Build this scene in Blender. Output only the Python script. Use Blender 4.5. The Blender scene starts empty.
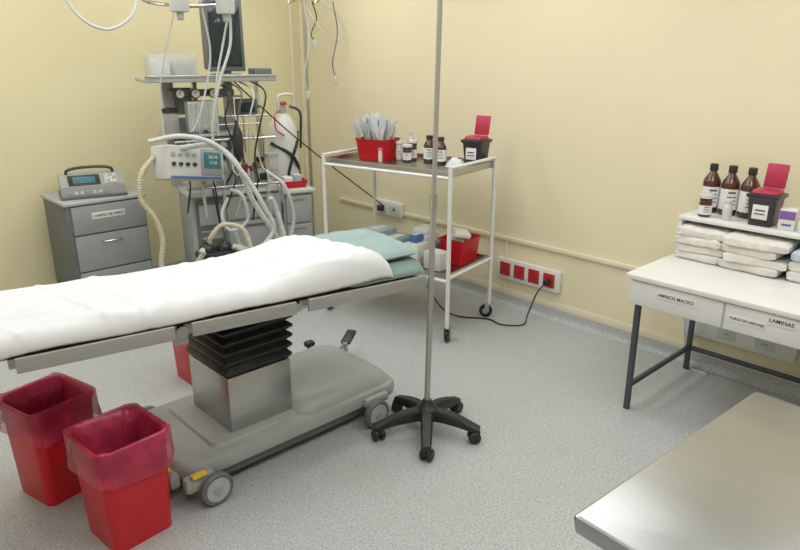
import bpy, bmesh, math, random
from mathutils import Vector, Matrix, noise, Euler
random.seed(7)
sc=bpy.context.scene
COL=sc.collection
pi=math.pi
# ------------------------------------------------------------ materials
def mat(name,col,rough=.5,metal=0,var=0.0,scale=20,bump=0,trans=0,alpha=1,emit=None,coat=0,stretch=None,sss=0):
    m=bpy.data.materials.new(name);m.use_nodes=True
    nt=m.node_tree;b=nt.nodes["Principled BSDF"]
    b.inputs["Base Color"].default_value=(*col,1);b.inputs["Roughness"].default_value=rough
    b.inputs["Metallic"].default_value=metal
    if trans:b.inputs["Transmission Weight"].default_value=trans
    if alpha<1:b.inputs["Alpha"].default_value=alpha
    if coat:b.inputs["Coat Weight"].default_value=coat
    if emit:
        b.inputs["Emission Color"].default_value=(*col,1);b.inputs["Emission Strength"].default_value=emit
    if var or bump:
        tc=nt.nodes.new("ShaderNodeTexCoord");n=nt.nodes.new("ShaderNodeTexNoise")
        n.inputs["Scale"].default_value=scale;n.inputs["Detail"].default_value=4
        src=tc.outputs["Object"]
        if stretch:
            mp=nt.nodes.new("ShaderNodeMapping");mp.inputs["Scale"].default_value=stretch
            nt.links.new(src,mp.inputs[0]);src=mp.outputs[0]
        nt.links.new(src,n.inputs["Vector"])
        if var:
            r=nt.nodes.new("ShaderNodeValToRGB")
            r.color_ramp.elements[0].position=.3;r.color_ramp.elements[1].position=.7
            r.color_ramp.elements[0].color=(*[c*(1-var) for c in col],1)
            r.color_ramp.elements[1].color=(*[min(1,c*(1+var)) for c in col],1)
            nt.links.new(n.outputs[0],r.inputs[0]);nt.links.new(r.outputs[0],b.inputs["Base Color"])
        if bump:
            bp=nt.nodes.new("ShaderNodeBump");bp.inputs["Strength"].default_value=bump;bp.inputs["Distance"].default_value=.01
            nt.links.new(n.outputs[0],bp.inputs["Height"]);nt.links.new(bp.outputs[0],b.inputs["Normal"])
    return m
def floor_mat():
    m=bpy.data.materials.new("speckled vinyl");m.use_nodes=True
    nt=m.node_tree;b=nt.nodes["Principled BSDF"];N=nt.nodes.new;L=nt.links.new
    tc=N("ShaderNodeTexCoord")
    def spk(scale,lo,hi):
        v=N("ShaderNodeTexNoise");v.inputs["Scale"].default_value=scale;v.inputs["Detail"].default_value=2
        L(tc.outputs["Object"],v.inputs["Vector"])
        r=N("ShaderNodeMapRange");r.inputs[1].default_value=lo;r.inputs[2].default_value=hi
        L(v.outputs[0],r.inputs[0]);return r.outputs[0]
    base=(.41,.43,.44,1)
    def mix(a,c,f):
        x=N("ShaderNodeMix");x.data_type='RGBA'
        L(f,x.inputs[0])
        if isinstance(a,tuple):x.inputs[6].default_value=a
        else:L(a,x.inputs[6])
        x.inputs[7].default_value=c;return x.outputs[2]
    c=mix(base,(.49,.515,.525,1),spk(110,.54,.60))
    c=mix(c,(.26,.275,.29,1),spk(135,.57,.63))
    c=mix(c,(.59,.615,.62,1),spk(170,.58,.64))
    L(c,b.inputs["Base Color"]);b.inputs["Roughness"].default_value=.45
    return m
M={}
M['floor']=floor_mat()
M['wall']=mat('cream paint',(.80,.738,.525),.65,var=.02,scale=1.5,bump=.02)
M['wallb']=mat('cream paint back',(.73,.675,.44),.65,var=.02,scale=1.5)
M['wallp']=mat('cream conduit',(.78,.73,.55),.5,var=.02)
M['ceil']=mat('ceiling paint',(.88,.88,.86),.8,var=.02)
M['white']=mat('white enamel',(.73,.74,.73),.4,var=.03,scale=6)
M['offw']=mat('off white plastic',(.60,.62,.61),.45,var=.03,scale=8)
M['steel']=mat('brushed steel',(.50,.50,.49),.32,1,var=.08,scale=6,stretch=(1,30,30))
M['rail']=mat('satin steel rail',(.42,.42,.41),.45,.55,var=.06,scale=6,stretch=(1,30,30))
M['steelt']=mat('worn steel sheet',(.43,.45,.465),.31,1,var=.14,scale=4,stretch=(1,.2,1),bump=.03)
M['steelc']=mat('cart steel sheet',(.36,.35,.33),.3,1,var=.12,scale=3,stretch=(6,1,1))
M['chrome']=mat('polished chrome',(.60,.60,.60),.15,1,var=.04)
M['black']=mat('black rubber',(.018,.018,.02),.45,var=.3)
M['blackp']=mat('black plastic',(.03,.03,.035),.3,var=.2)
M['grey']=mat('grey moulded plastic',(.33,.345,.345),.42,var=.05,scale=8)
M['lgrey']=mat('light grey plastic',(.42,.445,.45),.45,var=.05,scale=8)
M['cab']=mat('grey cabinet metal',(.31,.335,.34),.5,var=.05,scale=5)
M['cabd']=mat('dark grey cabinet metal',(.13,.145,.15),.5,var=.05,scale=5)
M['red']=mat('red plastic',(.58,.008,.018),.35,var=.08,scale=5)
M['redo']=mat('red socket',(.45,.02,.02),.4,var=.05)
M['mar']=mat('maroon lid plastic',(.42,.02,.07),.4,var=.06)
M['bag']=mat('maroon translucent liner',(.52,.045,.12),.25,alpha=.62,var=.40,scale=12,bump=.6)
M['sheet']=mat('white cotton',(.67,.685,.71),.9,var=.02,scale=6,bump=.12)
M['teal']=mat('teal cotton',(.27,.37,.365),.9,var=.06,scale=9,bump=.1)
M['lin']=mat('folded cotton',(.72,.71,.67),.8,var=.06,scale=18,bump=.5)
M['linb']=mat('pale blue cotton',(.46,.57,.66),.9,var=.05,scale=12,bump=.25)
M['brown']=mat('amber brown glass',(.075,.026,.014),.12,var=.2,coat=.5)
M['paper']=mat('paper label',(.78,.78,.77),.7,var=.02)
M['ink']=mat('black ink',(.02,.02,.03),.7,var=.1)
M['navy']=mat('slate metal tube',(.07,.085,.10),.4,.3,var=.1)
M['screen']=mat('blue lcd',(.045,.16,.20),.2,var=.25,scale=40,emit=.15)
M['dark']=mat('dark glass screen',(.025,.04,.045),.08,var=.3,scale=3)
M['clear']=mat('clear plastic',(.65,.70,.68),.12,alpha=.45,var=.05)
M['hose']=mat('beige corrugated hose',(.56,.53,.40),.5,var=.05)
M['hosew']=mat('white hose',(.58,.62,.61),.45,var=.05)
M['yellow']=mat('yellow plastic',(.70,.50,.04),.4,var=.05)
M['brass']=mat('brass fitting',(.62,.44,.14),.3,.9,var=.05)
M['orange']=mat('orange red paint',(.62,.06,.03),.4,var=.05)
M['pouch']=mat('sterile pouch film',(.74,.78,.80),.3,var=.08,alpha=.88,scale=30)
M['blue']=mat('blue plastic',(.06,.16,.42),.4,var=.06)
M['purple']=mat('purple print',(.24,.10,.38),.5,var=.06)
M['green']=mat('machine green enamel',(.33,.385,.385),.45,var=.05)
M['pink']=mat('pink plastic',(.70,.16,.25),.4,var=.06)
M['glow']=mat('light diffuser',(1,.98,.95),.5,emit=1.0)
# ------------------------------------------------------------ mesh builder
def rrect(hx,hy,r,n=4,cx=0,cy=0):
    out=[]
    for k,(sx,sy) in enumerate(((1,1),(-1,1),(-1,-1),(1,-1))):
        for i in range(n+1):
            a=k*pi/2+i/n*pi/2
            out.append((cx+sx*(hx-r)+r*math.cos(a),cy+sy*(hy-r)+r*math.sin(a)))
    return out
def spline(pts,res=8):
    P=[Vector(p) for p in pts]
    if len(P)<3:return P
    P=[2*P[0]-P[1]]+P+[2*P[-1]-P[-2]];o=[]
    for i in range(1,len(P)-2):
        a,b,c,d=P[i-1:i+3]
        for k in range(res):
            t=k/res
            o.append(.5*((2*b)+(c-a)*t+(2*a-5*b+4*c-d)*t*t+(3*b-a-3*c+d)*t**3))
    o.append(P[-2]);return o
class MB:
    def __init__(s,default='white'):s.V=[];s.F=[];s.I=[];s.m=[];s.d=default
    def mi(s,k):
        k=k or s.d
        if k not in s.m:s.m.append(k)
        return s.m.index(k)
    def add(s,V,F,k=None,mx=None):
        o=len(s.V);i=s.mi(k)
        s.V+=[(mx@Vector(v)) if mx else Vector(v) for v in V]
        s.F+=[[a+o for a in f] for f in F];s.I+=[i]*len(F);return s
    def box(s,c,d,bev=.003,mat=None,rot=None,seg=2):
        bm=bmesh.new();bmesh.ops.create_cube(bm,size=1)
        bmesh.ops.scale(bm,vec=d,verts=bm.verts)
        if bev:bmesh.ops.bevel(bm,geom=list(bm.edges),offset=min(bev,min(d)*.45),segments=seg,affect='EDGES',profile=.5)
        bm.verts.index_update()
        mx=Matrix.Translation(c)
        if rot:mx=mx@Euler(rot).to_matrix().to_4x4()
        s.add([v.co.copy() for v in bm.verts],[[v.index for v in f.verts] for f in bm.faces],mat,mx);bm.free();return s
    def b2(s,a,b,bev=.003,mat=None):
        return s.box([(a[i]+b[i])/2 for i in range(3)],[abs(b[i]-a[i]) for i in range(3)],bev,mat)
    def rings(s,R,mat=None,cap0=True,cap1=True,closed=False):
        n=len(R[0]);V=[p for r in R for p in r];F=[]
        m=len(R)
        for i in range(m if closed else m-1):
            for j in range(n):
                a=i*n+j;b=i*n+(j+1)%n;c=((i+1)%m)*n+(j+1)%n;d=((i+1)%m)*n+j
                F.append([a,b,c,d])
        if not closed:
            if cap0:F.append(list(range(n))[::-1])
            if cap1:F.append([(m-1)*n+j for j in range(n)])
        return s.add(V,F,mat)
    def cyl(s,p0,p1,r,r2=None,seg=16,mat=None):
        return s.tube([p0,p1],r,seg,mat,r2=r2)
    def tube(s,pts,r,seg=8,mat=None,res=8,corr=0,r2=None,closed=False):
        P=spline(pts,res) if len(pts)>2 else [Vector(p) for p in pts]
        if corr:
            L=[0]
            for i in range(1,len(P)):L.append(L[-1]+(P[i]-P[i-1]).length)
            n=max(4,int(L[-1]/.008));Q=[];j=0
            for k in range(n+1):
                t=L[-1]*k/n
                while j<len(P)-2 and L[j+1]<t:j+=1
                u=(t-L[j])/max(1e-6,L[j+1]-L[j]);Q.append(P[j].lerp(P[j+1],min(1,u)))
            P=Q
        R=[];up=None
        for i,p in enumerate(P):
            t=(P[min(i+1,len(P)-1)]-P[max(i-1,0)])
            if t.length<1e-7:t=Vector((0,0,1))
            t.normalize()
            if up is None:
                up=Vector((0,0,1)) if abs(t.z)<.9 else Vector((1,0,0))
            x=(up-t*up.dot(t));
            if x.length<1e-5:x=t.orthogonal()
            x.normalize();up=x;y=t.cross(x)
            rr=r if r2 is None else r+(r2-r)*i/(len(P)-1)
            if corr and i%2:rr*=(1-corr)
            R.append([p+x*math.cos(2*pi*k/seg)*rr+y*math.sin(2*pi*k/seg)*rr for k in range(seg)])
        return s.rings(R,mat)
    def lathe(s,prof,c=(0,0,0),seg=24,mat=None,mx=None):
        R=[[(r*math.cos(2*pi*k/seg),r*math.sin(2*pi*k/seg),z) for k in range(seg)] for r,z in prof]
        V=[Vector(p)+Vector(c) if not mx else mx@Vector(p)+Vector(c) for r in R for p in r]
        n=seg;F=[]
        for i in range(len(R)-1):
            for j in range(n):F.append([i*n+j,i*n+(j+1)%n,(i+1)*n+(j+1)%n,(i+1)*n+j])
        F.append(list(range(n))[::-1]);F.append([(len(R)-1)*n+j for j in range(n)])
        return s.add(V,F,mat)
    def loft(s,secs,mat=None,n=4,cap0=True,cap1=True,jit=0,c=(0,0,0)):
        R=[]
        for (z,hx,hy,r) in secs:
            R.append([(x+c[0],y+c[1],z+c[2]) for x,y in rrect(hx,hy,r,n)])
        return s.rings(R,mat,cap0,cap1)
    def text(s,body,size,mx,mat='ink'):
        cu=bpy.data.curves.new('t','FONT');cu.body=body;cu.size=size;cu.align_x='CENTER';cu.align_y='CENTER';cu.extrude=.0004;cu.offset=size*.012
        ob=bpy.data.objects.new('t',cu);COL.objects.link(ob);bpy.context.view_layer.update()
        me=bpy.data.meshes.new_from_object(ob.evaluated_get(bpy.context.evaluated_depsgraph_get()))
        s.add([v.co.copy() for v in me.vertices],[list(p.vertices) for p in me.polygons],mat,mx)
        bpy.data.objects.remove(ob);bpy.data.curves.remove(cu);bpy.data.meshes.remove(me);return s
    def mesh(s,name):
        me=bpy.data.meshes.new(name);me.from_pydata([tuple(v) for v in s.V],[],s.F)
        for k in s.m:me.materials.append(M[k])
        me.polygons.foreach_set('material_index',s.I)
        bm=bmesh.new();bm.from_mesh(me)
        bmesh.ops.recalc_face_normals(bm,faces=bm.faces)
        for f in bm.faces:f.smooth=True
        for e in bm.edges:
            if len(e.link_faces)==2 and e.calc_face_angle(0)>.65:e.smooth=False
        bm.to_mesh(me);bm.free();return me
def face_mx(loc,kind):
    if kind=='x':R=Matrix(((0,0,-1),(-1,0,0),(0,1,0)))
    elif kind=='y':R=Matrix(((1,0,0),(0,0,-1),(0,1,0)))
    return Matrix.Translation(loc)@R.to_4x4()
def thing(name,label,cat,loc=(0,0,0),rz=0,mb=None,group=None,rot=None):
    ob=bpy.data.objects.new(name,mb.mesh(name) if mb else None)
    COL.objects.link(ob);ob.location=loc;ob.rotation_euler=rot or (0,0,rz)
    if not mb:ob.empty_display_size=.1
    ob['label']=label;ob['category']=cat
    if group:ob['group']=group
    return ob
def part(p,name,mb,loc=(0,0,0),rz=0,label=None,rot=None):
    ob=bpy.data.objects.new(name,mb.mesh(name) if isinstance(mb,MB) else mb)
    COL.objects.link(ob);ob.parent=p;ob.location=loc;ob.rotation_euler=rot or (0,0,rz)
    if label:ob['label']=label
    return ob
def struct(name,mb,loc=(0,0,0)):
    ob=bpy.data.objects.new(name,mb.mesh(name));COL.objects.link(ob);ob.location=loc;ob['kind']='structure';return ob
# ------------------------------------------------------------ room
U0,U1,V0,V1,HC=-1.6,3.68,-1.7,5.2,2.8
struct('floor',MB('floor').b2((U0-.1,V0-.1,-.1),(U1+.1,V1+.1,0),0))
struct('ceiling',MB('ceil').b2((U0-.1,V0-.1,HC),(U1+.1,V1+.1,HC+.1),0))
struct('wall_right',MB('wall').b2((U1,V0-.1,0),(U1+.1,V1+.1,HC),0))
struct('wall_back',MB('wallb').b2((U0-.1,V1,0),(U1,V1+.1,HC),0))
struct('wall_left',MB('wall').b2((U0-.1,V0-.1,0),(U0,V1,HC),0))
struct('wall_front',MB('wall').b2((U0,V0-.1,0),(U1,V0,HC),0))
def cove(a,b,nrm):
    prof=[(0,.07),(.005,.07),(.007,.03),(.014,.014),(.03,.004),(.04,.0)]
    R=[]
    for p in (a,b):R.append([(p[0]+nrm[0]*d,p[1]+nrm[1]*d,z) for d,z in prof]+[(p[0],p[1],0)])
    return MB('floor').rings(R)
struct('baseboard_right',cove((U1,V0),(U1,V1),(-1,0)))
struct('baseboard_back',cove((U0,V1),(U1,V1),(0,-1)))
struct('trim_1',MB('wallp').b2((U1-.018,V0,.47),(U1,4.7,.50),.004))
struct('trim_2',MB('wallp').b2((U1-.03,V1-.03,.08),(U1,V1,HC),.004))
struct('trim_3',MB('wallp').b2((U1-.10,V1-.016,.3),(U1-.13,V1,HC),.004))
struct('trim_5',MB('wallp').b2((U1-.006,V0,.07),(U1,4.9,.12),.002))
for x in (.2,1.45,2.75):
    for y in (.4,2.4,4.1):
        t=thing('ceiling_light','square white recessed ceiling light panel','ceiling light',(x,y,HC-.03),group='ceiling lights')
        part(t,'frame',MB('white').b2((-.52,-.52,0),(.52,.52,.03),.004))
        part(t,'diffuser',MB('glow').b2((-.48,-.48,-.004),(.48,.48,-.001),0))
        l=bpy.data.lights.new('panel','AREA');l.shape='SQUARE';l.size=.95;l.color=(1,.99,.975)
        l.energy={.4:13.0,2.4:9.6,4.1:11.0}[y]
        lo=bpy.data.objects.new('panel_lamp',l);COL.objects.link(lo);lo.parent=t;lo.location=(0,0,-.02)
# ------------------------------------------------------------ operating table
BW=math.radians(-10.5);PX,PY=1.35,2.37
ot=thing('operating_table','grey hospital operating table with black bellows and steel side rails','operating table',(1.5,2.5,0))
b=MB('grey')
b.loft([(.045,.50,.25,.07),(.05,.53,.265,.08),(.098,.54,.27,.09)],n=6,mat='cabd')
b.loft([(.095,.57,.285,.10),(.10,.585,.292,.10),(.135,.59,.295,.105),(.155,.578,.288,.10),(.163,.56,.275,.095)],n=6)
b.loft([(.16,.29,.27,.09),(.185,.28,.262,.09),(.212,.25,.235,.09),(.222,.22,.20,.09),(.224,.18,.17,.08)],n=8,c=(.27,0,0))
b.loft([(.16,.22,.24,.05),(.176,.21,.23,.05),(.178,.2,.22,.05)],c=(-.2,0,0))
for y in (-.305,.305):
    b.box((-.53,y,.105),(.13,.05,.07),.02)
    b.box((.40,y,.12),(.15,.04,.05),.018)
b.box((-.60,0,.10),(.05,.5,.07),.02)
part(ot,'base',b)
w=MB('lgrey')
ay=Matrix.Rotation(pi/2,3,'X')
w.lathe([(.0,-.017),(.05,-.017),(.052,-.012),(.052,.012),(.05,.017),(0,.017)],mat='lgrey',mx=ay)
w.lathe([(.05,-.014),(.064,-.016),(.069,-.01),(.069,.01),(.064,.016),(.05,.014)],mat='cabd',mx=ay)
w.lathe([(0,-.022),(.018,-.022),(.02,-.016),(.02,.016),(.018,.022),(0,.022)],mat='grey',mx=ay)
wm=w.mesh('wheel')
for x,y in ((-.48,-.350),(.37,-.345),(-.46,.350),(.5,.345)):part(ot,'wheel',wm,(x,y,.07))
for c,d in (((-.54,-.330,.150),(.06,.03,.014)),((-.61,-.20,.145),(.02,.05,.014))):part(ot,'brake_tab',MB('yellow').box(c,d,.004),label='small yellow brake tab')
part(ot,'pedestal',MB('steel').b2((-.31,-.19,.165),(0,.16,.43),.006))
bl=MB('black');R=[]
nf=6
for i in range(nf):
    z=.43+i*.27/nf
    e=.012*i/nf
    R+=[(z+.001,.150,.168,.01),(z+.018,.166+e,.184+e,.01),(z+.027,.166+e,.184+e,.01),(z+.044,.150,.168,.01)]
bl.loft(R,c=(-.155,-.015,0),n=2)
part(ot,'bellows',bl)
top=MB('rail')
HW=.25
for a,c in ((-.90,-.36),(-.34,.10),(.12,.72)):
    top.b2((a,-HW,.757),(c,HW,.775),.003)
    for y in (-HW+.025,HW-.025):top.b2((a,y-.015,.735),(c,y+.015,.757),.003)
top.b2((-1.32,-HW+.03,.762),(-.90,HW-.03,.775),.003)
top.b2((-.33,-.17,.70),(.12,.17,.74),.005,)
top.b2((-.26,-.1,.66),(.04,.1,.70),.005,'blackp')
for y in (-HW+.01,HW-.01):
    top.cyl((-.35,y-.035,.755),(-.35,y+.035,.755),.022,mat='chrome');top.cyl((.11,y-.03,.755),(.11,y+.03,.755),.018,mat='chrome')
    top.box((-.35,y,.725),(.05,.02,.06),.004)
tt=part(ot,'table_top',top,(PX-1.5,PY-2.5,0),BW)
part(tt,'mattress',MB('blackp').b2((-1.31,-.235,.776),(.71,.235,.845),.02),label='black padded mattress')
for s in (-1,1):
    for a,c in ((-.88,-.38),(-.32,.09),(.14,.71)):
        r=MB('rail').b2((a,s*.290-.006,.738),(c,s*.290+.006,.790),.002)
        n=max(2,int((c-a)/.22))
        for i in range(n):
            x=a+.05+(c-a-.1)*i/(n-1);r.cyl((x,s*.248,.755),(x,s*.286,.755),.008)
        part(tt,'side_rail',r)
pd=MB('chrome')
pd.tube([(.5,.2,.13),(.6,.26,.12),(.72,.33,.11)],.009)
pd.box((.77,.36,.13),(.12,.06,.024),.011,'black',rot=(0,-.3,.5))
pd.cyl((.72,.33,.02),(.72,.33,.12),.014,mat='lgrey')
part(ot,'foot_pedal',pd)
part(ot,'foot_pedal',MB('chrome').tube([(.4,.25,.14),(.48,.36,.13),(.53,.42,.13)],.009).box((.53,.42,.14),(.06,.05,.035),.016,'black'))
# ---- sheet
def sheet_obj(name,label,x0,x1,w,ztop,drapeN,drapeF,zfun,mk,nx=240,ny=90,na=.006,seed=0,edge=None):
    V=[];F=[]
    for i in range(nx+1):
        s=i/nx
        for j in range(ny+1):
            t=j/ny
            L=-(w+drapeN(s))+t*(2*w+drapeN(s)+drapeF(s))
            y=L;z=ztop
            r=.055
            a=abs(L);sg=-1 if L<0 else 1
            if a>w-r:
                q=a-(w-r);arc=r*pi/2
                if q<arc:
                    an=q/r;y=sg*(w-r+r*math.sin(an));z=ztop-r*(1-math.cos(an))
                else:
                    y=sg*w;z=ztop-r-(q-arc)
                    y+=sg*(.004*noise.noise(Vector((s*20+seed,sg,0)))*min(1,(q-arc)/.02))
            ex=0 if edge is None else edge(t)
            x=x0+(x1+ex-x0)*s
            n=noise.noise(Vector((x*2.4+seed,y*3.5,1)))*na*1.5+noise.noise(Vector((x*5+seed,y*8+x*4,3)))*na*.3
            for (cx,cy,fx,fy,am,wd) in ((0,0,1.2,4.5,.9,.10),(3,1,3.4,1.5,.7,.08),(7,2,2.2,-3.5,.7,.08)):
                q=abs(noise.noise(Vector((x*fx+y*fy+cx+seed,x*.7-y*.8+cy,cx))))
                g=max(0,1-q/wd);n+=g*g*(3-2*g)*na*am
            k=max(0,min(1,(z-(ztop-.08))/.08))
            z+=(n+zfun(x,y))*k
            hem=max(0,(s-.955)/.045);z-=.034*hem**2.2*k
            V.append((x,y,z))
    for i in range(nx):
        for j in range(ny):
            a=i*(ny+1)+j;F.append([a,a+1,a+ny+2,a+ny+1])
    mb=MB(mk);mb.add(V,F)
    o=thing(name,label,'sheet',(PX,PY,0),BW,mb)
    for e in o.data.edges:e.use_edge_sharp=False
    md=o.modifiers.new('thick','SOLIDIFY');md.thickness=.004;md.offset=1
    return o
def zs(x,y):
    q=max(0,min(1,(x+.05)/.36));q=q*q*(3-2*q)
    return .080*q*(1-(y/.3)**2*.45)+.003
sheet_obj('bed_sheet','white cotton sheet draped loosely over the operating table',-1.34,.43,.272,.853,lambda s:.036+.022*max(0,1-s*3.2)+.004*math.sin(s*17),lambda s:.06,zs,'sheet',na=.0075,edge=lambda t:.13*(.45-t)*2+.012*math.sin(t*11))
pl=MB('teal')
NX,NY=36,36
V=[];F=[]
for sgn in (1,-1):
    o=len(V)
    for i in range(NX+1):
        for j in range(NY+1):
            a=-1+2*i/NX;c=-1+2*j/NY
            h=((1-abs(a)**3.4)*(1-abs(c)**3.4))**.5 if abs(a)<1 and abs(c)<1 else 0
            pin=1-.05*(abs(a*c))
            x=a*.185*pin;y=c*.245*pin
            n=noise.noise(Vector((x*12,y*12+x*9,sgn)))*.010*(h)
            g=max(0,1-abs(noise.noise(Vector((x*9+y*14,x*7-y*3,4))))/.1)*.005*h
            V.append((x,y,(.036*h if sgn>0 else -.026*h)+n+g*sgn))
    for i in range(NX):
        for j in range(NY):
            k=o+i*(NY+1)+j;F.append([k,k+1,k+NY+2,k+NY+1])
pl.add(V,F)
c8,s8=math.cos(BW),math.sin(BW)
def tw(x,y):return (PX+c8*x-s8*y,PY+s8*x+c8*y)
px,py=tw(.535,.0)
thing('pillow','soft flat pillow in a teal cotton cover on the operating table','pillow',(px,py,.880),BW,pl)
tl=MB('teal')
V=[];F=[]
for i in range(41):
    for j in range(41):
        x=.34+.385*i/40;y=-.270+.540*j/40
        z=.850+.003*noise.noise(Vector((x*20,y*20,0)))
        if abs(y)>.235:z-=(abs(y)-.235)*1.6
        if x>.70:z-=(x-.70)*1.3
        V.append((x,y,z))
for i in range(40):
    for j in range(40):
        k=i*41+j;F.append([k,k+1,k+42,k+41])
tl.add(V,F)
o=thing('drape','pale teal cotton drape spread under the pillow','cloth',(PX,PY,0),BW,tl)
md=o.modifiers.new('t','SOLIDIFY');md.thickness=.003
# ------------------------------------------------------------ red bins
def bin_make(loc,rz,label,liner=True,seed=0,h=.42,sc_=1):
    t=thing('waste_bin',label,'bin',loc,rz,group='red waste bins')
    b=MB('red');g=.136*sc_;u=.114*sc_
    b.loft([(0,u,u,.03),(.005,u+.002,u+.002,.035),(h-.03,g-.006,g-.006,.04),(h-.028,g,g,.045),(h,g+.002,g+.002,.045),(h,g-.008,g-.008,.04),(.012,u-.006,u-.006,.03)],n=6)
    part(t,'body',b)
    if liner:
        l=MB('bag');R=[];n=18
        secs=[(h-.125,g+.008,1),(h-.10,g+.007,.9),(h-.065,g+.006,.6),(h-.03,g+.008,.35),(h+.004,g+.008,.2),(h+.010,g+.001,.2),(h+.0,g-.012,.3),(h-.05,g-.025,1.2),(h-.13,g-.035,1.6),(.12,u-.02,1.4),(.05,u-.04,1)]
        for z,hh,am in secs:
            ring=[]
            for k,(x,y) in enumerate(rrect(hh,hh,.045,n)):
                a=math.atan2(y,x)
                q=noise.noise(Vector((math.cos(a)*4+seed,math.sin(a)*4,z*6)))*.008*am+abs(noise.noise(Vector((math.cos(a)*10+seed,math.sin(a)*10,z*3))))*.016*am
                inward=z<h-.001 and hh<g
                f=1+(q if not inward else -q)/hh
                zz=z+(noise.noise(Vector((math.cos(a)*1.5+seed,math.sin(a)*1.5,0)))*.075 if am==1 and hh>g else 0)+(noise.noise(Vector((math.cos(a)*1.5+seed,math.sin(a)*1.5,0)))*.045 if am==.9 and hh>g else 0)+noise.noise(Vector((math.cos(a)*4,math.sin(a)*4+seed,5)))*.012
                ring.append((x*f,y*f,zz))
            R.append(ring)
        l.rings(R,cap0=False)
        part(t,'liner_bag',l,label='crumpled maroon plastic liner folded over the rim')
    return t
bin_make((.71,2.25,0),math.radians(6),'red plastic waste bin with a maroon liner beside the table base',seed=1)
bin_make((.605,2.71,0),math.radians(14),'red plastic waste bin with crumpled maroon liner under the table',seed=5)
bin_make((1.53,3.24,0),math.radians(0),'red plastic waste bin standing behind the table pedestal',liner=False,h=.42)
# ------------------------------------------------------------ IV stand
iv=thing('infusion_stand','tall steel infusion pole on a black five-legged castor base','iv stand',(2.01,1.955,0))
hb=MB('black');hb.lathe([(0,.075),(.05,.075),(.056,.09),(.05,.135),(.028,.155),(.02,.175),(0,.175)])
part(iv,'hub',hb)
lg=MB('black')
R=[]
for x,zc,hw,hh in ((.03,.108,.028,.028),(.10,.104,.028,.025),(.17,.090,.025,.021),(.225,.074,.023,.016),(.255,.066,.022,.013)):
    R.append([(x,-hw,zc-hh),(x,hw,zc-hh),(x,hw,zc+hh*.5),(x,hw*.7,zc+hh),(x,-hw*.7,zc+hh),(x,-hw,zc+hh*.5)])
lg.rings(R)
lm=lg.mesh('leg')
cs=MB('black')
cs.cyl((0,0,.035),(0,0,.068),.009)
for s in (-1,1):cs.lathe([(0,-.010),(.024,-.010),(.029,-.005),(.029,.005),(.024,.010),(0,.010)],(0.008,s*.017,.0295),mx=Matrix.Rotation(pi/2,3,'X'))
cs.box((.004,0,.044),(.050,.014,.03),.007)
cm=cs.mesh('castor')
for k in range(5):
    a=math.radians(8+72*k)
    part(iv,'leg',lm,(0,0,0),a);part(iv,'castor',cm,(.240*math.cos(a),.240*math.sin(a),0),a+.9*k)
P0=Vector((0,0,.15));D=Vector((.012,-.011,1)).normalized()
pb=MB('rail');pb.cyl(P0,P0+D*.95,.0135)
pb.cyl(P0+D*.93,P0+D*1.0,.017,mat='steel');pb.cyl(P0+D*.95,P0+D*2.0,.0105)
part(iv,'pole',pb)
T=P0+D*2.0
hk=MB('chrome')
for s in (-1,1):hk.tube([T,T+Vector((s*.06,0,.03)),T+Vector((s*.12,0,0)),T+Vector((s*.13,0,.04))],.004)
part(iv,'hook',hk)
# ------------------------------------------------------------ supply cart
ca=math.radians(11);CX,CY=3.02,3.14;CWX,CWY=.27,.49
def cw(x,y,z=0):return (CX+math.cos(ca)*x-math.sin(ca)*y,CY+math.sin(ca)*x+math.cos(ca)*y,z)
ct=thing('supply_cart','white two-shelf wheeled supply cart with steel tray top','cart',(CX,CY,0),ca)
fr=MB('white')
for x in (-CWX,CWX):
    for y in (-CWY,CWY):fr.cyl((x,y,.10),(x,y,1.10),.0135)
for z in (1.09,.42):
    for y in (-CWY,CWY):fr.cyl((-CWX,y,z),(CWX,y,z),.011)
for z in (1.03,.40):
    for x in (-CWX,CWX):fr.cyl((x,-CWY,z),(x,CWY,z),.010)
part(ct,'frame',fr)
for nm,z in (('tray_top',1.05),('lower_shelf',.42)):
    s=MB('steelc').b2((-CWX+.01,-CWY+.01,z-.006),(CWX-.01,CWY-.01,z),.002)
    for x in (-CWX+.01,CWX-.01):s.b2((x-.003,-CWY+.01,z-.02),(x+.003,CWY-.01,z+.022),.002,'steel')
    for y in (-CWY+.01,CWY-.01):s.b2((-CWX+.01,y-.003,z-.02),(CWX-.01,y+.003,z+.022),.002,'steel')
    part(ct,nm,s)
cs=MB('black');cs.lathe([(0,-.013),(.04,-.013),(.045,-.008),(.045,.008),(.04,.013),(0,.013)],(0.02,0,.045),mx=Matrix.Rotation(pi/2,3,'X'))
cs.lathe([(0,-.016),(.02,-.016),(.02,.016),(0,.016)],(0.02,0,.045),mx=Matrix.Rotation(pi/2,3,'X'),mat='lgrey')
for s in (-1,1):cs.box((.01,s*.019,.07),(.03,.003,.06),.001,'steel')
cs.b2((-.018,-.02,.095),(.03,.02,.101),.001,'steel')
cm=cs.mesh('castor')
for i,(x,y) in enumerate(((-CWX,-CWY),(CWX,-CWY),(-CWX,CWY),(CWX,CWY))):part(ct,'castor',cm,(x,y,0),[.3,1.9,.2,1][i])
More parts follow.
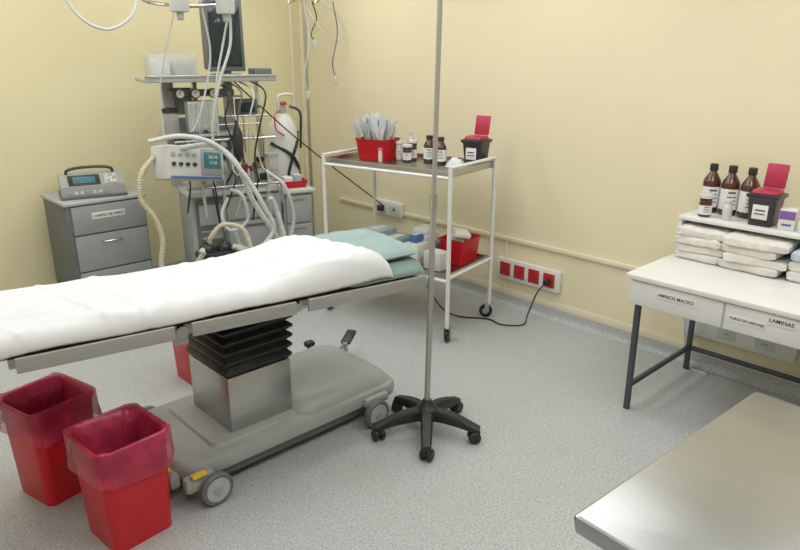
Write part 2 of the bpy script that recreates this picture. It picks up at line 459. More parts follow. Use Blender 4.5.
def bottle(name,label,cat,loc,r,h,body='brown',cap='blackp',lab=True,group=None,text=None,rz=0,neck=.35):
    t=thing(name,label,cat,loc,rz,group=group)
    hb=h*.62;rn=r*neck
    part(t,'body',MB(body).lathe([(r*.9,0),(r,.006),(r,hb),(r*.9,hb+.06*h),(rn*1.2,hb+.2*h),(rn,hb+.23*h),(rn,h*.93)]))
    part(t,'cap',MB(cap).lathe([(rn*1.35,h*.86),(rn*1.35,h*.99),(rn*1.1,h)],seg=16))
    if lab:
        l=MB('paper')
        n=20;V=[];F=[]
        for z in (h*.12,h*.54):
            for k in range(n+1):
                a=pi*.45+ (k/n)*pi*1.5
                V.append(((r+.0008)*math.cos(a),(r+.0008)*math.sin(a),z))
        for k in range(n):F.append([k,k+1,n+2+k,n+1+k])
        l.add(V,F)
        V=[];F=[]
        for q,(zz,ww) in enumerate(((.45,.8),(.37,1.0),(.30,.9),(.22,1.0))):
            for k in range(n+1):
                a=pi*1.2-ww/2*1.0+(k/n)*ww
                for e in (0,h*(.022 if q else .04)):V.append(((r+.0014)*math.cos(a),(r+.0014)*math.sin(a),h*zz+e))
            o=q*2*(n+1)
            for k in range(n):F.append([o+2*k,o+2*k+2,o+2*k+3,o+2*k+1])
        l.add(V,F,'cabd')
        part(t,'paper_label',l)
    return t
def sharps(loc,rz,label,s=1,lidrot=0):
    t=thing('sharps_container',label,'sharps container',loc,rz)
    part(t,'body',MB('blackp').loft([(0,.045*s,.045*s,.012),(.11*s,.055*s,.055*s,.014),(.12*s,.064*s,.064*s,.015),(.13*s,.064*s,.064*s,.015),(.135*s,.05*s,.05*s,.012)]))
    part(t,'lid',MB('mar').loft([(.136*s,.05*s,.05*s,.012),(.148*s,.045*s,.045*s,.012)]).box((.045*s,-.01,.20*s),(.012*s,.085*s,.10*s),.008,rot=(0,.2,lidrot)),label='maroon hinged lid standing open')
    part(t,'paper_label',MB('paper').b2((-.056*s,-.03*s,.03*s),(-.0525*s,.03*s,.09*s),.0005).b2((-.0575*s,-.02*s,.05*s),(-.056*s,.02*s,.054*s),0,'ink').b2((-.0575*s,-.02*s,.065*s),(-.056*s,.02*s,.07*s),0,'ink'))
    return t
tz=1.051
tub=thing('red_tub','red plastic tub full of packaged syringes on the cart','tub',cw(.03,.27,tz),ca)
part(tub,'body',MB('red').loft([(0,.085,.105,.02),(.12,.098,.120,.025),(.135,.106,.128,.025),(.135,.100,.121,.022),(.01,.080,.098,.018)],n=5))
for i in range(20):
    gx,gy=i%4,i//4
    x=-.048+.032*gx+random.uniform(-.006,.006);y=-.068+.034*gy+random.uniform(-.006,.006);h=random.uniform(.20,.27)
    p=MB('pouch');tx,ty=x*1.6+random.uniform(-.06,.06),y*2.4+random.uniform(-.08,.08)
    W=random.uniform(.07,.11)
    V=[];F=[];
    for a in range(9):
        for c in range(5):
            z=.02+h*a/8;xx=(c/4-.5)*W*(.30+.70*min(1,max(0,(a-3)/3)))
            V.append((xx,.006*math.sin(a*1.3+c*2+i)+(.008 if c in(1,2,3) else 0)+.03*(a/8)**2*math.sin(i),z+(.012*math.sin(c*2+i) if a==8 else 0)))
    for a in range(8):
        for c in range(4):
            q=a*5+c;F.append([q,q+1,q+6,q+5])
    p.add(V,F);p.cyl((0,.008,.04),(0,.008,.02+h*.8),.007,mat='offw',seg=8)
    if i%4==0:p.cyl((0,.008,.02+h*.8),(0,.008,.02+h*.95),.004,mat='blue',seg=8)
    w=cw(.03+x,.27+y,tz+.012)
    th=thing('syringe_pack','sealed syringe pack standing in the red tub','syringe',w,group='syringe packs in the red tub',mb=p,rot=(-ty*1.1,tx*1.2,random.uniform(-.6,.6)+ca))
bottle('dropper_bottle','small white bottle with pump top on the cart','bottle',cw(.06,.11,tz),.025,.12,'offw','offw',True,neck=.8)
bottle('dropper_bottle','small brown bottle with white cap on the cart','bottle',cw(.10,.03,tz),.026,.13,'brown','offw',True,neck=.9)
bottle('dropper_bottle','small brown bottle with white cap on the cart','bottle',cw(.02,.02,tz),.028,.11,'brown','offw',True,neck=.9)
bottle('dropper_bottle','tall white bottle with pointed tip on the cart','bottle',cw(.16,.09,tz),.026,.18,'offw','offw',False)
bottle('spray_bottle','tiny pink and white spray bottle beside the red tub','bottle',cw(-.10,.15,tz),.013,.09,'offw','pink',False,neck=.8)
for i,(x,y) in enumerate(((.10,-.10),(.06,-.21))):
    bottle('brown_bottle','brown glass reagent bottle with white label on the cart','bottle',cw(x,y,tz),.038,.17,neck=.45,group='brown bottles on the cart')
sharps(cw(.18,-.40,tz),ca,'black sharps container with raised maroon lid on the cart',1.2)
gz=MB('offw')
V=[];F=[]
for i in range(13):
    for j in range(13):
        a=i/12*2-1;c=j/12*2-1;h=max(0,1-a*a-c*c)**.5 if a*a+c*c<1 else 0
        V.append((a*.05,c*.06,.003+.05*h*(1+.4*noise.noise(Vector((a*3,c*3,0))))))
for i in range(12):
    for j in range(12):q=i*13+j;F.append([q,q+1,q+14,q+13])
gz.add(V,F)
thing('face_mask','crumpled white moulded mask lying on the cart','mask',cw(.0,-.36,tz),ca,gz)
lz=.421
t=thing('red_tub','red plastic tub holding packages on the lower cart shelf','tub',cw(.11,-.34,lz),ca)
part(t,'body',MB('red').loft([(0,.10,.08,.02),(.14,.115,.095,.025),(.16,.125,.105,.025),(.16,.118,.098,.022),(.01,.094,.074,.018)],n=5))
t2=thing('package_stack','white and clear sterile packages heaped in a red tub','package',cw(.11,-.34,lz+.10),ca,MB('pouch').box((.02,.02,.05),(.16,.12,.05),.015,rot=(.1,.2,.3)).box((-.02,-.02,.09),(.12,.11,.04),.015,'paper',rot=(.2,-.1,.8)))
for i,(x,y,m,s,z) in enumerate(((-.10,-.14,'white',(.14,.12,.14),0),(.08,-.09,'teal',(.2,.14,.09),0),(.08,-.09,'pouch',(.18,.13,.07),.091),(-.06,.05,'linb',(.22,.16,.08),0),(-.06,.05,'teal',(.2,.15,.06),.081),(.02,.24,'pouch',(.26,.18,.10),0),(-.14,-.32,'offw',(.1,.14,.12),0),(.0,.24,'linb',(.2,.16,.06),.101),(-.1,-.14,'blue',(.09,.06,.05),.141),(-.02,.40,'teal',(.3,.1,.09),0),(.07,-.09,'paper',(.14,.11,.04),.162))):
    q=MB(m).box((0,0,s[2]/2),s,.012).b2((-s[0]*.3,-s[1]*.2,s[2]-.0005),(s[0]*.3,s[1]*.2,s[2]+.0008),0,'paper')
    thing('sterile_package','soft wrapped sterile package on the lower cart shelf','package',cw(x,y,lz+z),ca+random.uniform(-.15,.15),q,group='packages on the lower cart shelf')
# ------------------------------------------------------------ wall sockets
sp=thing('socket_panel','white wall panel with four red power sockets','socket panel',(U1,2.605,.27))
part(sp,'plate',MB('white').b2((-.03,-.265,-.075),(0,.265,.075),.006))
so=MB('redo').b2((-.035,-.045,-.048),(-.029,.045,.048),.003)
for s in (-1,1):so.box((-.0355,s*.016,0),(.002,.006,.02),.001,'blackp')
so.box((-.0352,.0,.028),(.001,.05,.004),0,'mar')
sm=so.mesh('socket')
for y in (.19,.067,-.056,-.18):part(sp,'socket',sm,(0,y,0))
struct('trim_4',MB('wallp').b2((U1-.012,2.80,.08),(U1,2.82,.2),.002).b2((U1-.012,2.80,.34),(U1,2.82,.47),.002))
cb=MB('black')
cb.box((U1-.06,2.42,.265),(.05,.04,.035),.01)
cb.tube([(U1-.07,2.42,.262),(U1-.12,2.45,.20),(3.50,2.47,.06),(3.42,2.45,.008),(3.32,2.55,.008),(3.33,2.68,.008),(3.22,2.84,.01),(3.16,2.95,.06),(2.98,2.95,.30)],.005)
thing('power_cable','black power cable with plug trailing from wall socket to floor','cable',(0,0,0),0,cb)
wo=thing('wall_outlet','white double wall outlet box above the skirting','outlet',(U1,4.03,.51))
part(wo,'plate',MB('white').b2((-.035,-.17,-.06),(0,.17,.06),.006))
part(wo,'socket',MB('offw').b2((-.04,.02,-.04),(-.034,.14,.04),.003).box((-.06,.06,.0),(.05,.05,.05),.01,'blackp'))
part(wo,'socket',MB('offw').b2((-.04,-.14,-.04),(-.034,-.02,.04),.003).box((-.041,-.08,0),(.002,.02,.02),0,'blackp'))
tk=thing('wall_outlet','long white trunking box with power outlets under the desk','outlet',(U1,1.2,.25))
part(tk,'plate',MB('white').b2((-.04,-.30,-.06),(0,.30,.06),.006))
for y in (-.15,.05):part(tk,'socket',MB('offw').b2((-.043,y-.05,-.035),(-.039,y+.05,.035),.002).box((-.0435,y,0),(.002,.03,.012),0,'lgrey'))
thing('power_cable','thin white cable hanging below the desk','cable',(0,0,0),0,MB('offw').tube([(3.65,1.52,.49),(3.64,1.50,.35),(3.6,1.46,.2),(3.6,1.42,.02),(3.58,1.3,.006)],.005))
# ------------------------------------------------------------ desk
dk=thing('desk','white drawer desk on slate grey metal legs','desk',(3.25,.60,0))
part(dk,'desk_top',MB('white').b2((-.38,-.88,.695),(.37,.88,.72),.004))
part(dk,'body',MB('white').b2((-.355,-.86,.565),(.36,.86,.694),.004))
lgm=MB('navy').b2((-.013,-.013,0),(.013,.013,.565),.003).mesh('leg')
for x in (-.335,.335):
    for y in (.82,-.82,):part(dk,'leg',lgm,(x,y,0))
part(dk,'crossbar',MB('navy').b2((-.335,.81,.12),(.335,.83,.145),.003));part(dk,'crossbar',MB('navy').b2((-.335,-.83,.12),(.335,-.81,.145),.003));part(dk,'crossbar',MB('navy').b2((.325,-.82,.12),(.345,.82,.145),.003))
def drawer(y0,y1,labels):
    b=MB('white').b2((-.367,y0,.572),(-.354,y1,.69),.003)
    d=part(dk,'drawer',b)
    for (yc,zc,w,h,body,sz) in labels:
        l=MB('paper').b2((-.3695,yc-w/2,zc-h/2),(-.3675,yc+w/2,zc+h/2),.0004)
        l.text(body,sz,face_mx((-.370,yc,zc),'x'));part(d,'paper_label',l)
drawer(.42,.855,[(.63,.648,.19,.036,'AMNIOS MACRO',.022)])
drawer(-.20,.41,[(.318,.630,.155,.034,'TUBOS DE DRENAJE',.0158),(.185,.664,.105,.042,'LAMINAS',.0235)])
drawer(-.855,-.21,[])
rs=thing('riser_shelf','white open riser shelf standing on the desk','shelf',(3.50,.60,.721))
part(rs,'shelf_top',MB('white').b2((-.17,-.86,.19),(.165,.87,.208),.003))
for y in (-.84,-.02,.855):part(rs,'side_panel',MB('white').b2((-.165,y-.008,0),(.16,y+.008,.19),.002))
part(rs,'back_panel',MB('white').b2((.145,-.84,0),(.16,.855,.19),.002))
RZ=.93
def linen(y,u,z,h,w,mk='lin',rz=0,d=.24):
    mb=MB(mk)
    sd=random.uniform(0,50)
    tilt=random.uniform(-.02,.02)
    n=34
    R=[]
    for i in range(n+1):
        yy=-w/2+w*i/n
        e=min(i,n-i)/n
        f=min(1,.45+e*7)**.7
        ring=[]
        base=rrect(d/2-.010*(1-f),h/2*f,h*.28*f,4)
        pts=[]
        for k in range(len(base)):
            p,q=base[k],base[(k+1)%len(base)]
            L=math.hypot(p[0]-q[0],p[1]-q[1]);mm=10 if L>d*.4 else 1
            for t in range(mm):pts.append((p[0]+(q[0]-p[0])*t/mm,p[1]+(q[1]-p[1])*t/mm))
        for (a,c) in pts:
            nn=noise.noise(Vector((a*8+sd,yy*9,c*10)))*.010+noise.noise(Vector((a*24+sd,yy*28,c*30)))*.006
            g=max(0,1-abs(noise.noise(Vector((a*9+yy*11+sd,yy*6-a*5,2))))/.10)*.006
            fold=-.006 if abs(c+h*.08)<h*.13 and a<-d*.4 else 0
            ring.append((a+nn*.9-fold,yy+nn*.7,max(.0005,c+h*.5+nn*.40*(1 if c>0 else .3)+(g*.7 if c>0 else 0)+tilt*yy)))
        R.append(ring)
    mb.rings(R)
    return thing('folded_linen','folded %s cloth pack stacked under the riser shelf'%('off-white' if mk=='lin' else 'pale blue'),'linen',(u,y,z),rz,mb,group='folded linens on the desk')
for k in range(4):linen(1.335+random.uniform(-.008,.008),3.42-.012*k+random.uniform(-.01,.01),.722+.041*k,.042,.215+random.uniform(-.02,.02),rz=random.uniform(-.12,.12))
for k in range(4):linen(1.075+random.uniform(-.012,.012),3.40-.010*k+random.uniform(-.01,.01),.722+.041*k,.042,.26+random.uniform(-.02,.03),rz=random.uniform(-.12,.12))
for k in range(2):linen(.80,3.41,.722+.046*k,.05,.24,rz=random.uniform(-.05,.05))
linen(.80,3.40,.82,.045,.22,'linb')
for i,v in enumerate((1.405,1.31,1.215)):
    bottle('brown_bottle','large brown glass bottle with white label and black cap','bottle',(3.54,v,RZ),.044,.25,group='large brown bottles on the riser shelf')
bottle('brown_bottle','small brown glass bottle with white cap on riser shelf','bottle',(3.41,1.37,RZ),.031,.11,'brown','offw',True,neck=.8)
bottle('white_bottle','small white plastic bottle with nozzle on riser shelf','bottle',(3.41,1.26,RZ),.022,.10,'offw','offw',False,neck=.6)
sharps((3.44,1.10,RZ),0,'black sharps container with raised maroon lid on riser shelf',1.15)
thing('carton','small purple and white carton standing on the riser shelf','box',(3.42,.985,RZ),.1,MB('white').b2((-.03,-.035,0),(.03,.035,.10),.003).b2((-.0308,-.033,.05),(-.0298,.033,.09),0,'purple').b2((-.0308,-.02,.02),(-.0298,.02,.03),0,'blue'))
bx=MB('white').b2((-.04,-.09,0),(.04,.09,.06),.004).b2((-.0405,-.07,.01),(-.0395,.07,.04),0,'blue')
thing('carton','small white carton with a blue stripe on riser shelf','box',(3.43,.84,RZ),0,bx)
# ------------------------------------------------------------ steel table
st=thing('steel_table','large stainless steel work table with worn brushed top','table',(1.355,-.155,0),math.radians(-3.5))
tp=MB('steelt')
tp.loft([(.815,.388,.69,.006),(.812,.398,.698,.008),(.84,.402,.702,.010),(.848,.400,.70,.010),(.85,.396,.696,.008)],n=4)
part(st,'table_top',tp)
for x in (-.28,.28):
    for y in (-.55,.55):part(st,'leg',MB('steel').cyl((x,y,0),(x,y,.812),.018))
part(st,'undershelf',MB('steel').b2((-.29,-.56,.25),(.29,.56,.27),.003))
# ------------------------------------------------------------ drawer cabinet
cb=thing('drawer_cabinet','grey metal drawer cabinet holding a defibrillator','cabinet',(1.61,4.87,0))
part(cb,'body',MB('cabd').b2((-.265,-.235,.04),(.265,.23,.765),.004).b2((-.28,-.25,.765),(.28,.24,.785),.004,'lgrey'))
def cdr(z0,z1,lab):
    d=part(cb,'drawer',MB('cab').b2((-.235,-.25,z0),(.255,-.236,z1),.004))
    if not lab:part(d,'handle',MB('chrome').tube([(-.06,-.25,z1-.05),(-.055,-.275,z1-.05),(.055,-.275,z1-.05),(.06,-.25,z1-.05)],.005,res=4))
    else:
        l=MB('paper').b2((-.11,-.2525,z1-.095),(.11,-.2505,z1-.05),.0004)
        l.text('CARRO DE PARO',.026,face_mx((0,-.253,z1-.0725),'y'));part(d,'paper_label',l)
cdr(.565,.755,True);cdr(.31,.555,False);cdr(.06,.30,False)
for x in (-.22,.22):
    for y in (-.2,.19):part(cb,'foot',MB('black').cyl((x,y,0),(x,y,.042),.02))
df=thing('defibrillator','grey portable defibrillator monitor with dark screen and handle','defibrillator',(1.60,4.84,.785),math.radians(-14))
part(df,'body',MB('grey').rings([[(x,-.14,0),(x,.13,0),(x,.13,.14),(x,-.03,.145),(x,-.13,.085)] for x in (-.20,-.195,.195,.20)]).box((0,0,.012),(.42,.29,.024),.008,'cabd'))
part(df,'screen',MB('screen').box((-.05,-.081,.120),(.14,.065,.006),.002,rot=(.54,0,0)).box((-.05,-.080,.118),(.20,.105,.006),.002,'blackp',rot=(.54,0,0)),label='small dark teal screen')
kp=MB('grey').box((.12,-.080,.118),(.09,.10,.006),.002,'lgrey',rot=(.54,0,0))
for i in range(3):
    for j in range(3):kp.box((.098+.022*i,-.106+.026*j,.107+.0155*j),(.013,.014,.008),.002,'paper' if (i+j)%3 else 'green',rot=(.54,0,0))
for i in range(7):kp.box((-.15+.038*i,-.138,.042),(.022,.008,.022),.002,'offw' if i%3 else 'green')
part(df,'keypad',kp)
part(df,'handle',MB('blackp').tube([(-.15,.05,.14),(-.14,.05,.17),(-.07,.05,.185),(.07,.05,.185),(.14,.05,.17),(.15,.05,.14)],.010))
# ------------------------------------------------------------ anaesthesia machine
ma=math.radians(-15);MX,MY=2.27,4.33
def mw(x,y,z=0):return (MX+math.cos(ma)*x-math.sin(ma)*y,MY+math.sin(ma)*x+math.cos(ma)*y,z)
am=thing('anaesthesia_machine','grey anaesthesia machine with shelves, drawers and breathing hoses','anaesthesia machine',(MX,MY,0),ma)
part(am,'base',MB('grey').loft([(.06,.46,.24,.04),(.12,.47,.25,.05),(.14,.45,.23,.05)],c=(.24,0,0)))
part(am,'body',MB('green').b2((-.22,-.18,.14),(.42,.22,.80),.01).b2((-.24,-.22,.80),(.43,.24,.83),.006,'offw'))
part(am,'side_cabinet',MB('lgrey').b2((.44,-.16,.14),(.66,.20,.76),.008).b2((.435,-.20,.76),(.68,.22,.785),.006,'offw'))
for z0,z1 in ((.54,.745),(.36,.53),(.18,.35)):
    d=part(am,'drawer',MB('lgrey').b2((.455,-.18,z0),(.65,-.161,z1),.005))
    part(d,'handle',MB('grey').b2((.50,-.190,z1-.035),(.60,-.181,z1-.024),.003))
for z0,z1 in ((.62,.78),(.40,.60),(.18,.38)):
    d=part(am,'drawer',MB('lgrey').b2((.02,-.20,z0),(.40,-.181,z1),.006))
    part(d,'handle',MB('cabd').b2((.12,-.213,z1-.035),(.30,-.201,z1-.023),.003))
part(am,'side_bay',MB('cabd').b2((-.19,-.195,.18),(0,-.181,.78),.004).b2((-.17,-.20,.60),(-.02,-.194,.74),.003,'lgrey').b2((-.17,-.20,.50),(-.02,-.194,.56),.003,'steel'))
for x,m,w in ((-.24,'lgrey',.036),(-.06,'steel',.014),(.17,'lgrey',.030),(.38,'steel',.01)):
    part(am,'column',MB(m).b2((x-w,.10,.83),(x+w,.16,1.545),.004))
part(am,'back_panel',MB('grey').b2((-.21,.13,.86),(.16,.15,1.30),.004).b2((-.21,.13,1.32),(-.08,.15,1.5),.004))
part(am,'top_shelf',MB('lgrey').b2((-.43,-.22,1.545),(.42,.22,1.575),.01).b2((-.43,-.23,1.575),(.42,-.215,1.59),.003,'steel'))
part(am,'middle_shelf',MB('lgrey').b2((-.33,-.15,1.19),(.20,.20,1.21),.006))
for a,c,r in (((-.28,-.18,1.17),(.40,-.18,1.17),.009),((.05,-.15,1.32),(.36,-.15,1.32),.007),((-.24,-.23,.86),(.43,-.23,.86),.008)):
    part(am,'rail',MB('chrome').cyl(a,c,r))
fl=MB('offw').b2((-.16,-.10,1.215),(.02,.02,1.42),.006)
for i in range(4):fl.cyl((-.14+.04*i,-.115,1.24),(-.14+.04*i,-.115,1.41),.010,mat='clear').lathe([(0,0),(.012,0),(.012,.02),(0,.02)],(-.14+.04*i,-.125,1.215),mat=('blue','green','blackp','yellow')[i],seg=12)
part(am,'flowmeter',fl)
for x,z in ((-.20,1.47),(-.10,1.47),(.02,1.47)):
    part(am,'pressure_gauge',MB('blackp').cyl((x,-.05,z),(x,-.10,z),.032).cyl((x,-.10,z),(x,-.103,z),.026,mat='offw').box((x,-.105,z+.01),(.004,.001,.03),0,'ink',rot=(0,.6,0)))
part(am,'gauge_bar',MB('cabd').b2((-.25,-.05,1.45),(.17,.10,1.49),.005))
part(am,'canister',MB('clear').lathe([(.05,0),(.052,.01),(.052,.13),(.04,.14)],(-.27,-.06,1.212)).lathe([(.055,.14),(.055,.165),(.03,.17)],(-.27,-.06,1.212),mat='blackp').lathe([(.045,.01),(.045,.08)],(-.27,-.06,1.212),mat='brown'))
part(am,'canister',MB('cabd').b2((-.13,-.16,1.09),(.10,-.04,1.185),.01).b2((-.11,-.165,1.11),(-.02,-.16,1.165),.002,'dark').cyl((.04,-.16,1.135),(.04,-.175,1.135),.022,mat='lgrey'))
vp=MB('lgrey').lathe([(.05,0),(.052,.01),(.052,.12),(.045,.13)],(.30,-.12,.832)).lathe([(.055,.13),(.055,.165),(.04,.17)],(.30,-.12,.832),mat='brass').lathe([(.03,.17),(.03,.20),(.0,.205)],(.30,-.12,.832),mat='blackp').box((.30,-.175,.90),(.05,.01,.05),.003,'blackp')
part(am,'vaporizer',vp)
part(am,'vaporizer',MB('lgrey').lathe([(.045,0),(.047,.01),(.047,.10),(.04,.11)],(.19,-.12,.832)).lathe([(.05,.11),(.05,.14),(.03,.15)],(.19,-.12,.832),mat='mar'))
part(am,'vaporizer',MB('cabd').b2((.10,-.06,1.02),(.20,.06,1.14),.01).cyl((.15,-.06,1.08),(.15,-.09,1.08),.035,mat='brass'))
part(am,'suction_jar',MB('clear').lathe([(.04,0),(.042,.01),(.042,.14)],(.36,-.20,.90)).lathe([(.045,.14),(.045,.16),(.02,.17)],(.36,-.20,.90),mat='green').lathe([(.036,.005),(.036,.05)],(.36,-.20,.90),mat='mar'))
part(am,'wire_rack',MB('steel').tube([(.06,.02,1.21),(.06,.02,1.44)],.006).tube([(.12,.02,1.10),(.12,.02,1.44)],.006).tube([(.24,.02,1.05),(.24,.02,1.32)],.006).tube([(.06,.02,1.44),(.24,.02,1.44)],.006).tube([(.06,.02,1.25),(.36,.02,1.25)],.006))
part(am,'monitor_arm',MB('cabd').b2((.20,.0,1.30),(.34,.08,1.42),.01).cyl((.38,.1,1.36),(.30,.05,1.36),.012).b2((.22,-.01,1.33),(.32,.0,1.40),.003,'dark'))
bw=MB('clear').lathe([(.07,0),(.072,.01),(.072,.16),(.05,.19),(0,.2)],(.04,-.12,.832))
R=[]
for i in range(8):R+=[(.045,.01+i*.017),(.06,.018+i*.017)]
bw.lathe(R,(.04,-.12,.832),mat='blackp')
part(am,'bellows',bw)
part(am,'breathing_bag',MB('blackp').lathe([(.010,0),(.016,.02),(.032,.07),(.038,.13),(.032,.19),(.016,.24),(.010,.28)],(.12,-.24,1.02),seg=20))
ab=MB('blackp')
for x in (-.20,-.09):ab.lathe([(.05,0),(.052,.03),(.045,.05),(.02,.07),(0,.075)],(x,-.50,.49))
ab.box((-.145,-.50,.475),(.25,.13,.05),.015);ab.cyl((-.145,-.5,.42),(-.145,-.5,.24),.055,mat='clear')
ab.cyl((-.145,-.44,.48),(-.145,-.2,.48),.02,mat='steel')
for x in (-.25,-.04):ab.cyl((x,-.55,.52),(x,-.60,.54),.016,mat='offw')
part(am,'absorber',ab)
vt=MB('offw').box((-.0,0,0),(.42,.18,.21),.015).box((0,-.092,-.09),(.38,.01,.015),.003,'blue')
vh=part(am,'ventilator',vt,(-.245,-.38,1.055),rot=(math.radians(-8),math.radians(9),math.radians(24)),label='white ventilator box with angled blue display')
part(vh,'screen',MB('grey').box((.11,-.094,.01),(.16,.012,.165),.006).box((.11,-.102,.02),(.125,.006,.10),.003,'screen').text('320 18',.024,face_mx((.11,-.106,.04),'y'),'paper').text('12 5.0',.024,face_mx((.11,-.106,.005),'y'),'paper'))
for i in range(4):
    for j in range(2):part(vh,'knob',MB('blackp' if j else 'lgrey').cyl((-.17+.05*i,-.09,.05-.06*j),(-.17+.05*i,-.105,.05-.06*j),.012,seg=12))
part(am,'arm',MB('steel').cyl((-.24,.12,1.02),(-.24,-.28,1.02),.016))
def hose(p,r,m='hosew'):part(am,'breathing_hose',MB(m).tube(p,r*1.02,corr=.18,seg=10))
hose([(-.30,-.48,1.17),(-.12,-.56,1.18),(.02,-.54,1.06),(.12,-.52,.80),(.24,-.55,.58),(.30,-.5,.42),(.34,-.45,.50),(.30,-.42,.72),(.26,-.44,.80)],.018)
hose([(-.48,-.50,1.22),(-.30,-.58,1.25),(-.10,-.58,1.18),(.06,-.60,.98),(.16,-.62,.78),(.22,-.60,.62),(.10,-.60,.50),(-.04,-.60,.54)],.016)
hose([(-.45,-.42,1.12),(-.54,-.45,1.02),(-.56,-.45,.87),(-.49,-.45,.74),(-.46,-.45,.6),(-.48,-.45,.40),(-.36,-.5,.32),(-.24,-.58,.52)],.018,'hose')
hose([(-.04,-.60,.54),(.05,-.64,.47),(.02,-.60,.64),(-.10,-.56,.68),(-.18,-.54,.60),(-.18,-.5,.54)],.016,'hose')
hose([(.02,-.30,.60),(.10,-.34,.36),(.22,-.36,.28),(.34,-.32,.40),(.36,-.30,.60),(.30,-.28,.75)],.015)
hose([(.0,-.32,.80),(-.06,-.38,.70),(-.02,-.42,.60),(.10,-.42,.66),(.08,-.4,.82),(.02,-.34,.86)],.013,'hosew')
hose([(.30,-.25,.95),(.40,-.32,.85),(.46,-.32,.62),(.38,-.34,.42),(.26,-.36,.46)],.014,'hosew')
cols=['blackp','hosew','blackp','clear','blackp','hosew','blackp','clear','green']
for i in range(9):
    x=-.26+.075*i
    part(am,'tubing',MB(cols[i]).tube([(x,-.1,1.19),(x-.02+.03*math.sin(i*2),-.24,1.02-.03*(i%3)),(x+.03,-.30,.92),(x+.06*math.sin(i),-.28,.72-.05*(i%4)),(x+.04,-.22,.86)],.0055,seg=6))
for i in range(4):
    x=.02+.08*i
    part(am,'tubing',MB(('blackp','cabd','hosew','blackp')[i]).tube([(x,.0,1.56),(x+.06,-.26,1.48),(x+.02,-.27,1.30),(x+.10-.04*i,-.2,1.05),(x,-.2,.86)],.006,seg=6))
for x in (-.16,.6):
    for y in (-.2,.2):part(am,'castor',MB('black').cyl((x,y-.015,.035),(x,y+.015,.035),.035))
mo=thing('patient_monitor','dark patient monitor standing on the machine top shelf','monitor',mw(.14,0,1.577),ma)
part(mo,'stand',MB('cabd').loft([(0,.10,.08,.02),(.015,.09,.07,.02)]).b2((-.03,-.02,.01),(.03,.03,.08),.004))
part(mo,'housing',MB('cabd').b2((-.115,-.02,.04),(.115,.16,.48),.012).b2((-.125,-.035,.03),(.125,-.018,.49),.006,'cabd'))
part(mo,'screen',MB('dark').b2((-.105,-.038,.06),(.105,-.0345,.47),.001))
cx=thing('clear_box','clear plastic box of white supplies on the top shelf','box',mw(-.225,-.02,1.577),ma)
part(cx,'body',MB('clear').b2((-.15,-.10,0),(.15,.10,.14),.006))
part(cx,'contents',MB('paper').b2((-.13,-.08,.005),(-.02,.08,.11),.01).b2((.0,-.08,.005),(.135,.07,.09),.01,'lgrey'))
thing('small_device','small dark module box on the top shelf edge','module',mw(.35,-.08,1.577),ma,MB('cabd').b2((-.06,-.08,0),(.06,.08,.05),.006))
thing('power_cable','long thin black cable running from machine to wall outlet','cable',(0,0,0),0,MB('black').tube([mw(.15,.1,1.60),mw(.3,.1,1.45),(2.95,4.3,1.12),(3.3,4.15,.80),(3.63,4.09,.54)],.005,seg=6))
pn=thing('ceiling_pendant','steel ceiling pendant with white cylinders and gas hoses','pendant',(1.95,3.95,HC))
pk=MB('steel').cyl((0,0,0),(0,0,-.5),.035)
pk.box((0,0,-.52),(.2,.12,.1),.02,'offw')
part(pn,'stem',pk)
for z in (-.70,-.80):
    part(pn,'hanger_rail',MB('chrome').tube([(-.30,-.02,z+.10),(-.24,-.05,z),(-.05,-.07,z-.02),(.15,-.05,z-.01),(.32,-.02,z+.02),(.36,0,z+.12)],.010).cyl((0,0,-.55),(0,-.06,z-.02),.012))
for x in (-.07,.22):
    part(pn,'cylinder',MB('offw').lathe([(.02,-.86),(.05,-.855),(.055,-.84),(.055,-.70),(.05,-.69),(.02,-.68)],(x,-.12,0)).lathe([(.012,-.9),(.02,-.895),(.02,-.86)],(x,-.12,0),mat='lgrey'))
def gh(p,r,m='hosew'):part(pn,'gas_hose',MB(m).tube(p,r))
gh([(.05,0,-.55),(.25,-.05,-.75),(.28,-.05,-1.0),(.18,-.05,-1.25),(.14,0,-1.5),(.18,.1,-1.75)],.009)
gh([(.08,0,-.55),(.33,-.03,-.65),(.33,.1,-.95),(.26,.15,-1.3),(.28,.2,-1.6)],.007)
gh([(.08,0,-.55),(.12,-.03,-.85),(.16,.0,-1.1),(.10,.05,-1.4),(.05,.1,-1.55)],.006)
gh([(-.05,0,-.55),(-.06,-.05,-.8),(-.10,.0,-1.0),(-.14,.1,-1.3),(-.12,.15,-1.6)],.004)
gh([(-.05,0,-.50),(.12,.6,-.45),(.17,.95,-.62),(.10,.95,-.82),(-.08,.95,-.92),(-.26,.95,-.84),(-.36,.95,-.62),(-.36,.9,-.3),(-.2,.5,0)],.011)
cp=thing('infusion_stand','thin steel pole with hooks and hanging tubes near the corner','iv stand',(3.38,4.72,0))
part(cp,'base',MB('black').lathe([(.16,0),(.16,.015),(.03,.04),(.02,.06)]))
part(cp,'pole',MB('steel').cyl((0,0,.05),(0,0,2.25),.013,seg=12))
hk=MB('chrome')
for a in (0.3,1.9,3.5,5.0):
    d=Vector((math.cos(a),math.sin(a),0))
    hk.tube([(0,0,2.12),tuple(d*.07+Vector((0,0,2.16))),tuple(d*.14+Vector((0,0,2.11))),tuple(d*.16+Vector((0,0,2.16)))],.005)
part(cp,'hook',hk)
for (x,y,l,m) in ((.15,-.18,.58,'cabd'),(.05,-.04,.30,'blackp'),(-.04,-.05,.7,'hosew')):
    part(cp,'tubing',MB(m).tube([(x,y,2.12),(x+.03,y-.01,2.12-l*.4),(x-.02,y,2.12-l*.8),(x+.01,y,2.12-l)],.005,seg=6).box((x+.01,y,2.10-l),(.035,.025,.07),.006,'offw'))
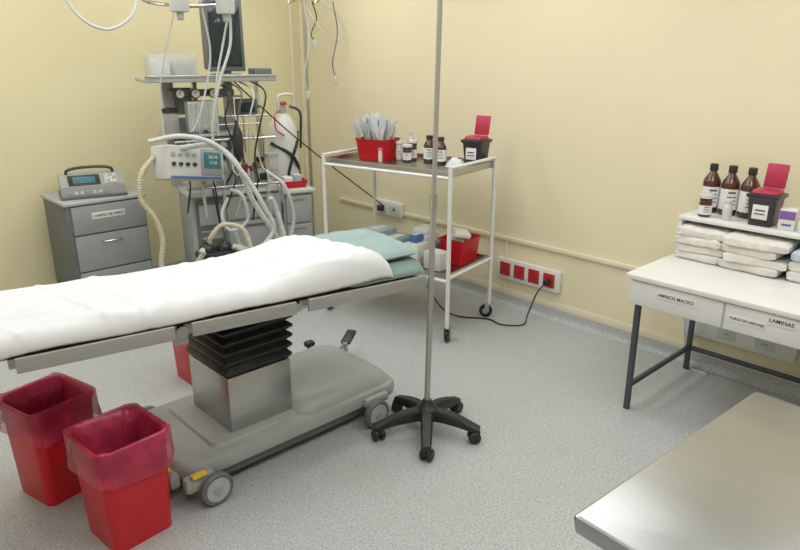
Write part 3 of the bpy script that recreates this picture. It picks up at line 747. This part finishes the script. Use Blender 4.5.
part(cp,'tubing',MB('hosew').tube([(.1,-.1,2.12),(.22,-.16,2.0),(.25,-.18,1.85),(.15,-.15,1.83),(.05,-.1,1.95),(0,-.02,2.08)],.005,seg=6))
gc=thing('gas_cylinder','white oxygen cylinder with black straps on a trolley','gas cylinder',(3.06,4.64,0))
part(gc,'body',MB('white').lathe([(.10,.03),(.12,.05),(.12,1.08),(.11,1.17),(.07,1.25),(.03,1.28)]))
part(gc,'valve',MB('lgrey').lathe([(.03,1.27),(.04,1.28),(.04,1.32),(.025,1.33)]).box((0,-.03,1.35),(.05,.035,.03),.01,'orange'))
part(gc,'strap',MB('black').tube([(-.13,-.02,1.05),(-.03,-.13,.97),(.04,-.13,.88),(.13,-.02,.78)],.014).tube([(.13,-.02,1.12),(.05,-.12,1.04),(.0,-.135,.95),(-.05,-.13,.80),(-.06,-.125,.6)],.012))
part(gc,'hose',MB('orange').tube([(-.05,-.04,1.30),(-.11,-.07,1.26),(-.11,-.08,1.16),(-.06,-.12,1.11)],.006))
part(gc,'hose',MB('blackp').tube([(.05,-.04,1.33),(.12,-.08,1.28),(.12,-.08,1.12),(.10,-.10,1.0)],.010))
part(gc,'handle',MB('white').tube([(-.06,-.04,1.30),(-.06,-.06,1.41),(.07,-.06,1.41),(.07,-.04,1.30)],.011))
part(gc,'trolley_frame',MB('blackp').b2((-.13,-.13,.0),(.13,.13,.03),.006).cyl((-.1,.13,.03),(-.1,.13,1.1),.01).cyl((.1,.13,.03),(.1,.13,1.1),.01))
t=thing('red_tray','red plastic tray of small supplies on the machine worktop','tray',mw(.55,-.04,.786),ma)
part(t,'body',MB('red').loft([(0,.09,.07,.015),(.05,.105,.085,.02),(.05,.10,.08,.018),(.006,.085,.065,.012)]))
part(t,'contents',MB('paper').b2((-.07,-.05,.01),(.0,.05,.075),.01).b2((.01,-.04,.01),(.07,.04,.09),.01,'linb'))
# ------------------------------------------------------------ world, camera
w=bpy.data.worlds.new('w');sc.world=w;w.use_nodes=True
w.node_tree.nodes['Background'].inputs[0].default_value=(1,.98,.95,1);w.node_tree.nodes['Background'].inputs[1].default_value=.5
cd=bpy.data.cameras.new('camera');cd.lens=669/800*36;cd.sensor_width=36
co=bpy.data.objects.new('camera',cd);COL.objects.link(co);co.location=(0,0,1.7)
co.rotation_euler=(pi/2-math.atan(218/669),0,-math.atan2(.6845,.729))
sc.camera=co
sc.view_settings.view_transform='Standard'
